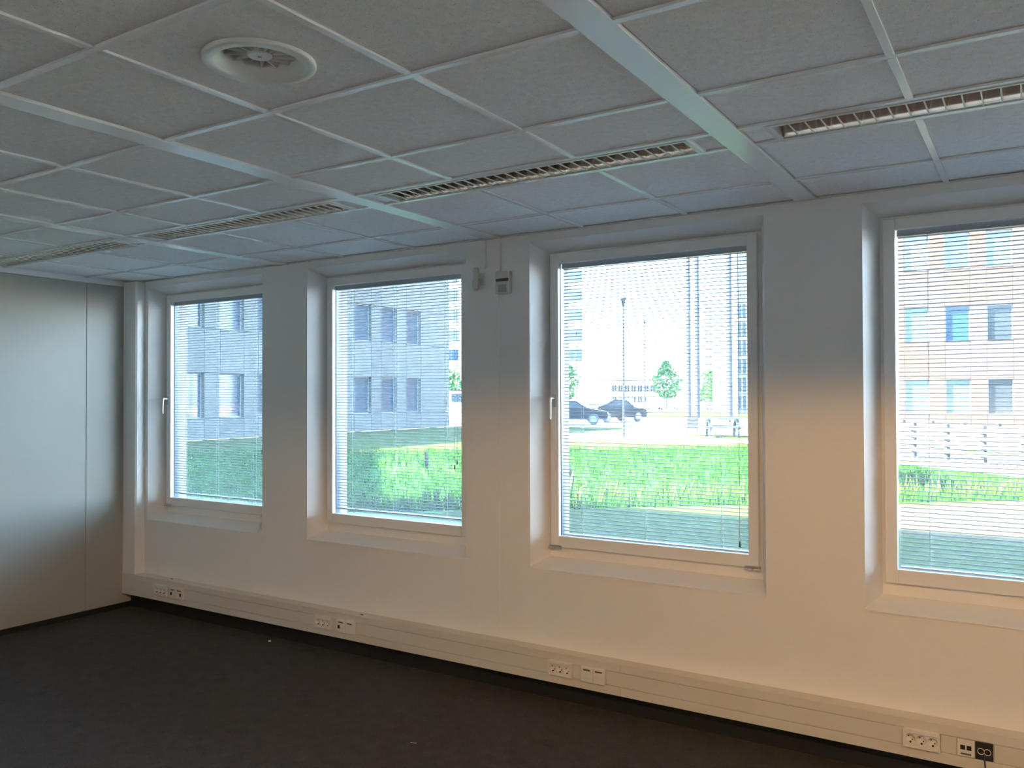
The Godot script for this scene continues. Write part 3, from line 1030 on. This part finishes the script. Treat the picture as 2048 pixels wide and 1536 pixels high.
func far_buildings() -> void:
	plain_block("white_tower", "tall white apartment building with small blue windows behind the wing", Vector3(-66.0, 0, -78.2), deg_to_rad(32.3), 20.2, 22.5, 10.0, M.white_wall, 6, 7, 1.95, 1.58, 3.2, 3.1, 6.1, 2.475, M.pane_blue)
	plain_block("slab_block", "distant white office slab with rows of small windows", Vector3(-54.4, 0, -150.5), deg_to_rad(32.3), 5.6, 19.6, 10.0, M.white_wall, 7, 12, 0.45, 0.8, 0.4, 0.72, 1.2, 1.5, M.pane)
	var g := thing("glass_block", "pale blue glazed office block behind the poles", "building", Vector3(-23.0, 0, -70.0), deg_to_rad(32.3))
	var s := mb()
	box(s, 0, 0, -9, 9, 19, 0)
	obj("glazing", s, M.glass_wall, g)
	for k in 22:
		s = mb()
		box(s, k * 0.42, 0, -0.02, k * 0.42 + 0.09, 19, 0.10)
		obj("mullion", s, M.alu, g)
	for k in 12:
		s = mb()
		box(s, 0, k * 1.65, 0.0, 9, k * 1.65 + 0.35, 0.06)
		obj("floor_band", s, M.alu, g)
	plain_block("low_office", "distant low white office with wide windows behind the cars", Vector3(-58.0, 0, -113.2), deg_to_rad(32.3), 18.0, 3.9, 8.0, M.white_wall, 7, 2, 0.9, 1.2, 1.8, 1.0, 0.5, 1.7, M.pane_grey)
	plain_block("flat_shed", "long pale shed beyond the car park trees", Vector3(-42.0, 0, -123.5), deg_to_rad(32.3), 22.0, 3.2, 8.0, M.white_wall, 0, 0, 1, 1, 0, 1, 0, 1, M.pane)

# ---------------------------------------------------------------- outside: plants
func tall_grass() -> void:
	var s := mb()
	s.set_smooth_group(1)
	for k in 5:
		var a := TAU * k / 5.0 + 0.4 * k
		var d := Vector3(cos(a), 0, sin(a))
		var n := Vector3(-d.z, 0, d.x)
		var b := d * 0.04
		var lean := 0.10 + 0.05 * (k % 3)
		var m := b + d * lean * 0.35 + Vector3.UP * 0.28
		var t := b + d * lean + Vector3.UP * (0.48 + 0.05 * (k % 2))
		quad(s, b - n * 0.010, b + n * 0.010, m + n * 0.008, m - n * 0.008)
		tri(s, m - n * 0.008, m + n * 0.008, t)
	var clump := done(s)
	var sets := [["tall_grass", "thick tall green grass covering the ditch banks", 26000], ["seed_grass", "pale flowering grass stalks along the near edge of the ditch", 2600]]
	for e in 2:
		var mm := MultiMesh.new()
		mm.transform_format = MultiMesh.TRANSFORM_3D
		mm.use_colors = true
		mm.mesh = clump
		mm.instance_count = sets[e][2]
		var i := 0
		while i < mm.instance_count:
			var x := rng.randf_range(-27.0, 4.0)
			var z := rng.randf_range(-27.0, -1.6)
			var q := ditch(x, z)
			if e == 0 and (q < 0.0 or q > 12.6 or paved(x, z)): continue
			if e == 1 and (q < 0.6 or q > 3.0): continue
			var k: float = rng.randf_range(0.5, 0.95) if e == 0 else rng.randf_range(0.9, 1.3)
			if e == 0 and q > 6.0: k *= 0.62
			if q < 0.8: k *= 0.6
			mm.set_instance_transform(i, Transform3D(Basis(Vector3.UP, rng.randf() * TAU).scaled(Vector3(k * 1.2, k, k * 1.2)), Vector3(x, ground_y(x, z) - 0.02, z)))
			var v := rng.randf()
			mm.set_instance_color(i, Color(0.0045 + 0.005 * v, 0.032 + 0.017 * v, 0.0002 + 0.0004 * v) if e == 0 else Color(0.020 + 0.012 * v, 0.046 + 0.012 * v, 0.007 + 0.006 * v))
			i += 1
		var o := MultiMeshInstance3D.new()
		o.name = sets[e][0]
		o.multimesh = mm
		o.material_override = M.blade
		add_child(o)
		tag(o, sets[e][1], "grass", "", "stuff")
	var spots := [[-3.2, -10.2, 1.25], [-7.25, -9.3, 1.0], [-8.4, -6.6, 1.05], [-6.55, -8.1, 0.9], [-2.3, -11.2, 1.2]]
	var near := ["opposite the outdoor bench", "below the parked white van", "in the shade in front of the wing", "lowest in the ditch", "near the timber bridge"]
	for k in spots.size():
		var p: Array = spots[k]
		var t := thing("reed_plume", "pale feathery reed plume standing in the ditch " + near[k], "reed", Vector3(p[0], ground_y(p[0], p[1]) - 0.02, p[1]), k * 1.3, "reed plumes in the ditch")
		s = mb()
		tube(s, [Vector3.ZERO, Vector3(0.02, p[2] * 0.75, 0), Vector3(0.05, p[2], 0)], 0.006, 0.004, 5)
		obj("stalk", s, M.leaf, t)
		s = mb()
		X = Transform3D(Basis(Vector3.BACK, -0.14), Vector3(0.04, p[2] * 0.85, 0))
		lathe(s, [Vector2(0.0, 0.0), Vector2(0.03, 0.06), Vector2(0.04, 0.14), Vector2(0.025, 0.26), Vector2(0.0, 0.36)], 8)
		obj("plume", s, M.plume, t)
		for j in 5:
			s = mb()
			var a := TAU * j / 5
			var d := Vector3(cos(a), 0, sin(a))
			var n := Vector3(-d.z, 0, d.x) * 0.012
			var m := d * 0.18 + Vector3.UP * 0.55
			quad(s, -n, n, m + n, m - n)
			tri(s, m - n, m + n, d * 0.45 + Vector3.UP * 0.62)
			obj("leaf", s, M.leaf, t)

func tree(called: String, label: String, at: Vector3, h: float, w: float, seed_: int, narrow := 1.0) -> void:
	var t := thing(called, label, "tree", at)
	var s := mb()
	tube(s, [Vector3.ZERO, Vector3(0.05, h * 0.3, 0), Vector3(0, h * 0.7, 0.05)], h * 0.022, h * 0.008, 7)
	obj("trunk", s, M.bark, t)
	s = mb()
	var r := RandomNumberGenerator.new()
	r.seed = seed_
	for k in 900:
		var u := r.randf()
		var y: float = h * (0.22 + 0.78 * u)
		var rad: float = w * 0.5 * pow(sin(PI * clampf(0.12 + 0.86 * u, 0, 1)), 0.7) * (1.0 if u < 0.6 else narrow) * sqrt(r.randf()) * r.randf_range(0.8, 1.12)
		var a := r.randf() * TAU
		var c := Vector3(cos(a) * rad, y, sin(a) * rad)
		var sz := w * r.randf_range(0.04, 0.085)
		var bs := Basis.from_euler(Vector3(r.randf() * TAU, r.randf() * TAU, r.randf() * TAU))
		quad(s, c - bs.x * sz, c - bs.y * sz * 0.6, c + bs.x * sz, c + bs.y * sz * 0.6)
	obj("crown", s, M.leaf, t)

# ---------------------------------------------------------------- outside: cars and street furniture
func car(label: String, at: Vector3, turn: float, paint: Material, van := false, group := "parked cars") -> void:
	var t := thing("parked_van" if van else "parked_car", label, "van" if van else "car", at, turn, group)
	var side: Array
	var glass: Array
	if van:
		side = [Vector2(-2.45, 0.35), Vector2(2.35, 0.35), Vector2(2.45, 0.75), Vector2(2.30, 1.05), Vector2(1.55, 1.25), Vector2(0.95, 1.95), Vector2(0.6, 2.05), Vector2(-2.4, 2.05), Vector2(-2.48, 1.6)]
		glass = [Vector2(0.15, 1.25), Vector2(1.35, 1.25), Vector2(0.86, 1.85), Vector2(0.15, 1.85)]
	else:
		side = [Vector2(-2.2, 0.30), Vector2(2.15, 0.30), Vector2(2.25, 0.55), Vector2(2.15, 0.78), Vector2(1.05, 0.96), Vector2(0.35, 1.40), Vector2(-0.75, 1.46), Vector2(-1.55, 1.12), Vector2(-2.15, 1.02), Vector2(-2.28, 0.65)]
		glass = [Vector2(-1.35, 1.02), Vector2(0.88, 0.98), Vector2(0.30, 1.33), Vector2(-0.70, 1.39)]
	var s := mb()
	prism(s, side, -0.86, 0.86)
	obj("body", s, paint, t)
	for e in [-1, 1]:
		s = mb()
		prism(s, glass, e * 0.862 - 0.006, e * 0.862 + 0.006)
		obj("side_window", s, M.pane, t)
		for wx in [-1.38, 1.38]:
			s = mb()
			X = Transform3D(Basis(Vector3.RIGHT, PI / 2), Vector3(wx, 0.32, e * 0.78))
			lathe(s, [Vector2(0.0, -0.11), Vector2(0.29, -0.11), Vector2(0.32, -0.08), Vector2(0.32, 0.08), Vector2(0.29, 0.11), Vector2(0.0, 0.11)], 20, false)
			var w := obj("wheel", s, M.tyre, t)
			s = mb()
			X = Transform3D(Basis(Vector3.RIGHT, PI / 2), Vector3(wx, 0.32, e * 0.78))
			lathe(s, [Vector2(0.0, -0.118), Vector2(0.19, -0.118), Vector2(0.20, 0.118), Vector2(0.0, 0.118)], 12, false)
			obj("hubcap", s, M.alu, w)
		s = mb()
		box(s, -2.29, 0.72, e * 0.68 - 0.16, -2.14, 0.88, e * 0.68 + 0.16, 0.03)
		obj("tail_light", s, M.tail, t)
		s = mb()
		box(s, 2.08, 0.60, e * 0.66 - 0.16, 2.23, 0.74, e * 0.66 + 0.16, 0.03)
		obj("headlight", s, M.headlamp, t)
	s = mb()
	if van: quad(s, Vector3(1.50, 1.32, -0.78), Vector3(1.50, 1.32, 0.78), Vector3(1.0, 1.91, 0.74), Vector3(1.0, 1.91, -0.74))
	else:
		quad(s, Vector3(1.02, 1.0, 0.78), Vector3(1.02, 1.0, -0.78), Vector3(0.39, 1.395, -0.74), Vector3(0.39, 1.395, 0.74))
		quad(s, Vector3(-1.50, 1.165, -0.76), Vector3(-1.50, 1.165, 0.76), Vector3(-0.80, 1.455, 0.72), Vector3(-0.80, 1.455, -0.72))
	obj("windscreen", s, M.pane, t)

func outdoor_things() -> void:
	# parked cars
	car("black saloon car parked beside the flat green verge, its tail lights towards the wing", Vector3(-23.3, 0.01, -45.0), deg_to_rad(70), M.car_black)
	car("black estate car parked at the corner of the shaded lawn", Vector3(-23.6, 0.01, -39.6), deg_to_rad(28), M.car_black)
	car("white delivery van parked beyond the end of the wing", Vector3(-35.2, 0.01, -43.4), deg_to_rad(30), M.car_white, true)
	var far := [[-42.3, -88.4, M.car_blue, "dark blue car"], [-39.4, -90.2, M.car_white, "white car"], [-36.5, -92.0, M.car_silver, "silver car"], [-33.6, -93.9, M.car_blue, "bright blue car"]]
	for k in far.size():
		car("distant parked %s in the row before the trees" % far[k][3], Vector3(far[k][0], 0.01, far[k][1]), deg_to_rad(118), far[k][2], false, "distant row of cars")
	# street lamps
	var lamps := [[-14.33, -27.04, 5.75, "standing at the edge of the paving"], [-44.5, -80.0, 9.0, "far off behind the black cars"], [-33.6, -74.0, 9.3, "far off before the round tree"]]
	for k in lamps.size():
		var t := thing("street_lamp", "slender grey street lamp " + lamps[k][3], "street lamp", Vector3(lamps[k][0], 0, lamps[k][1]), 0.6 * k, "street lamps")
		var h: float = lamps[k][2]
		var s := mb()
		tube(s, [Vector3.ZERO, Vector3(0, h * 0.5, 0), Vector3(0, h - 0.35, 0)], 0.055, 0.035, 8)
		obj("pole", s, M.pole, t)
		s = mb()
		lathe(s, [Vector2(0.0, h - 0.40), Vector2(0.06, h - 0.38), Vector2(0.11, h - 0.12), Vector2(0.16, h - 0.08), Vector2(0.10, h - 0.02), Vector2(0.0, h)], 12)
		obj("lantern", s, M.pole, t)
	# thick poles before the glazed block
	var poles := [[-15.78, -38.41, 0.13], [-16.68, -42.23, 0.16], [-13.89, -39.41, 0.16]]
	var pn := ["standing furthest from the glazed block", "in the middle of the three", "in front of the glazed block"]
	for k in 3:
		var t := thing("flagpole", "tall thick grey pole " + pn[k], "pole", Vector3(poles[k][0], 0, poles[k][1]), 0.0, "tall poles")
		var s := mb()
		tube(s, [Vector3(0, 0.4, 0), Vector3(0, 5, 0), Vector3(0, 10.3, 0)], poles[k][2], poles[k][2] * 0.8, 14)
		obj("shaft", s, M.pole, t)
		s = mb()
		lathe(s, [Vector2(0.0, 0.0), Vector2(0.06, 0.0), Vector2(0.06, 0.4), Vector2(0.0, 0.42)], 10)
		obj("foot", s, M.pole, t)
		s = mb()
		lathe(s, [Vector2(0.0, 10.25), Vector2(0.14, 10.35), Vector2(0.0, 10.55)], 10)
		obj("finial", s, M.alu, t)
	# sign board beside the first pole
	var sb := thing("sign_board", "blank white board on two legs beside the outdoor bench", "board", Vector3(-12.95, 0, -31.2), deg_to_rad(32))
	var s := mb()
	box(s, -0.24, 0.25, -0.02, 0.24, 0.80, 0.02, 0.005)
	obj("board", s, M.wood_white, sb)
	for e in [-1, 1]:
		s = mb()
		box(s, e * 0.22 - 0.02, 0, -0.03, e * 0.22 + 0.02, 0.82, -0.021)
		obj("leg", s, M.pole, sb)
	# bench
	var b := thing("outdoor_bench", "dark teal outdoor table bench with flared legs on a patch of grass", "bench", Vector3(-10.85, 0.03, -28.9), deg_to_rad(28))
	s = mb()
	for k in 3: box(s, -0.80, 0.72, -0.36 + k * 0.25, 0.80, 0.77, -0.14 + k * 0.25, 0.008)
	obj("table_top", s, M.teal_paint, b)
	for e in [-1, 1]:
		s = mb()
		box(s, -0.80, 0.40, e * 0.68 - 0.14, 0.80, 0.45, e * 0.68 + 0.14, 0.008)
		obj("seat", s, M.teal_paint, b)
		s = mb()
		X = Transform3D(Basis(Vector3(0, 0, 1), Vector3(0, 1, 0), Vector3(-1, 0, 0)), Vector3(e * 0.55, 0, 0))
		prism(s, [Vector2(-0.55, 0.0), Vector2(-0.42, 0.0), Vector2(-0.20, 0.62), Vector2(0.20, 0.62), Vector2(0.42, 0.0), Vector2(0.55, 0.0), Vector2(0.28, 0.72), Vector2(-0.28, 0.72)], -0.05, 0.05)
		obj("leg", s, M.teal_paint, b)
		s = mb()
		box(s, e * 0.55 - 0.05, 0.33, -0.78, e * 0.55 + 0.05, 0.40, 0.78)
		obj("crossbar", s, M.teal_paint, b)
	# timber footbridge
	var br := thing("timber_footbridge", "pale timber footbridge with a boarded railing over the ditch", "footbridge", Vector3(-2.4, 0.09, -17.0), -atan2(0.66, 0.75))
	s = mb()
	box(s, -3.2, -0.02, -1.5, 4.2, 0.16, 0.06, 0.01)
	obj("deck_beam", s, M.wood_white, br)
	s = mb()
	for k in 46: box(s, -3.2 + k * 0.16, 0.16, -1.5, -3.06 + k * 0.16, 0.20, 0.04)
	obj("deck_planks", s, M.wood_white, br).set_meta("kind", "stuff")
	for side in [-1.42, 0.0]:
		for k in 8:
			s = mb()
			box(s, -3.0 + 0.973 * k - 0.045, 0.16, side - 0.05, -3.0 + 0.973 * k + 0.045, 0.98, side + 0.05, 0.01)
			obj("post", s, M.wood_white, br)
		for k in 4:
			s = mb()
			box(s, -3.1, 0.32 + 0.16 * k, side + 0.05, 4.05, 0.42 + 0.16 * k, side + 0.075, 0.005)
			obj("rail_board", s, M.wood_white, br)
	# trees
	tree("round_tree", "round bright green tree beyond the car park", Vector3(-41.3, 0, -99.0), 6.2, 4.2, 3, 0.7)
	tree("small_tree", "small green tree half hidden by the thick poles", Vector3(-31.7, 0, -88.0), 4.6, 3.0, 4)
	tree("clipped_hedge_tree", "low dense green tree beside the round tree", Vector3(-36.2, 0, -101.5), 3.2, 4.0, 5)
	tree("dark_tree", "dark tree in front of the white apartment building", Vector3(-43.0, 0, -73.5), 5.6, 4.2, 6)
	tree("roadside_tree", "leafy tree past the parked van", Vector3(-50.0, 0, -63.0), 4.2, 5.0, 8)
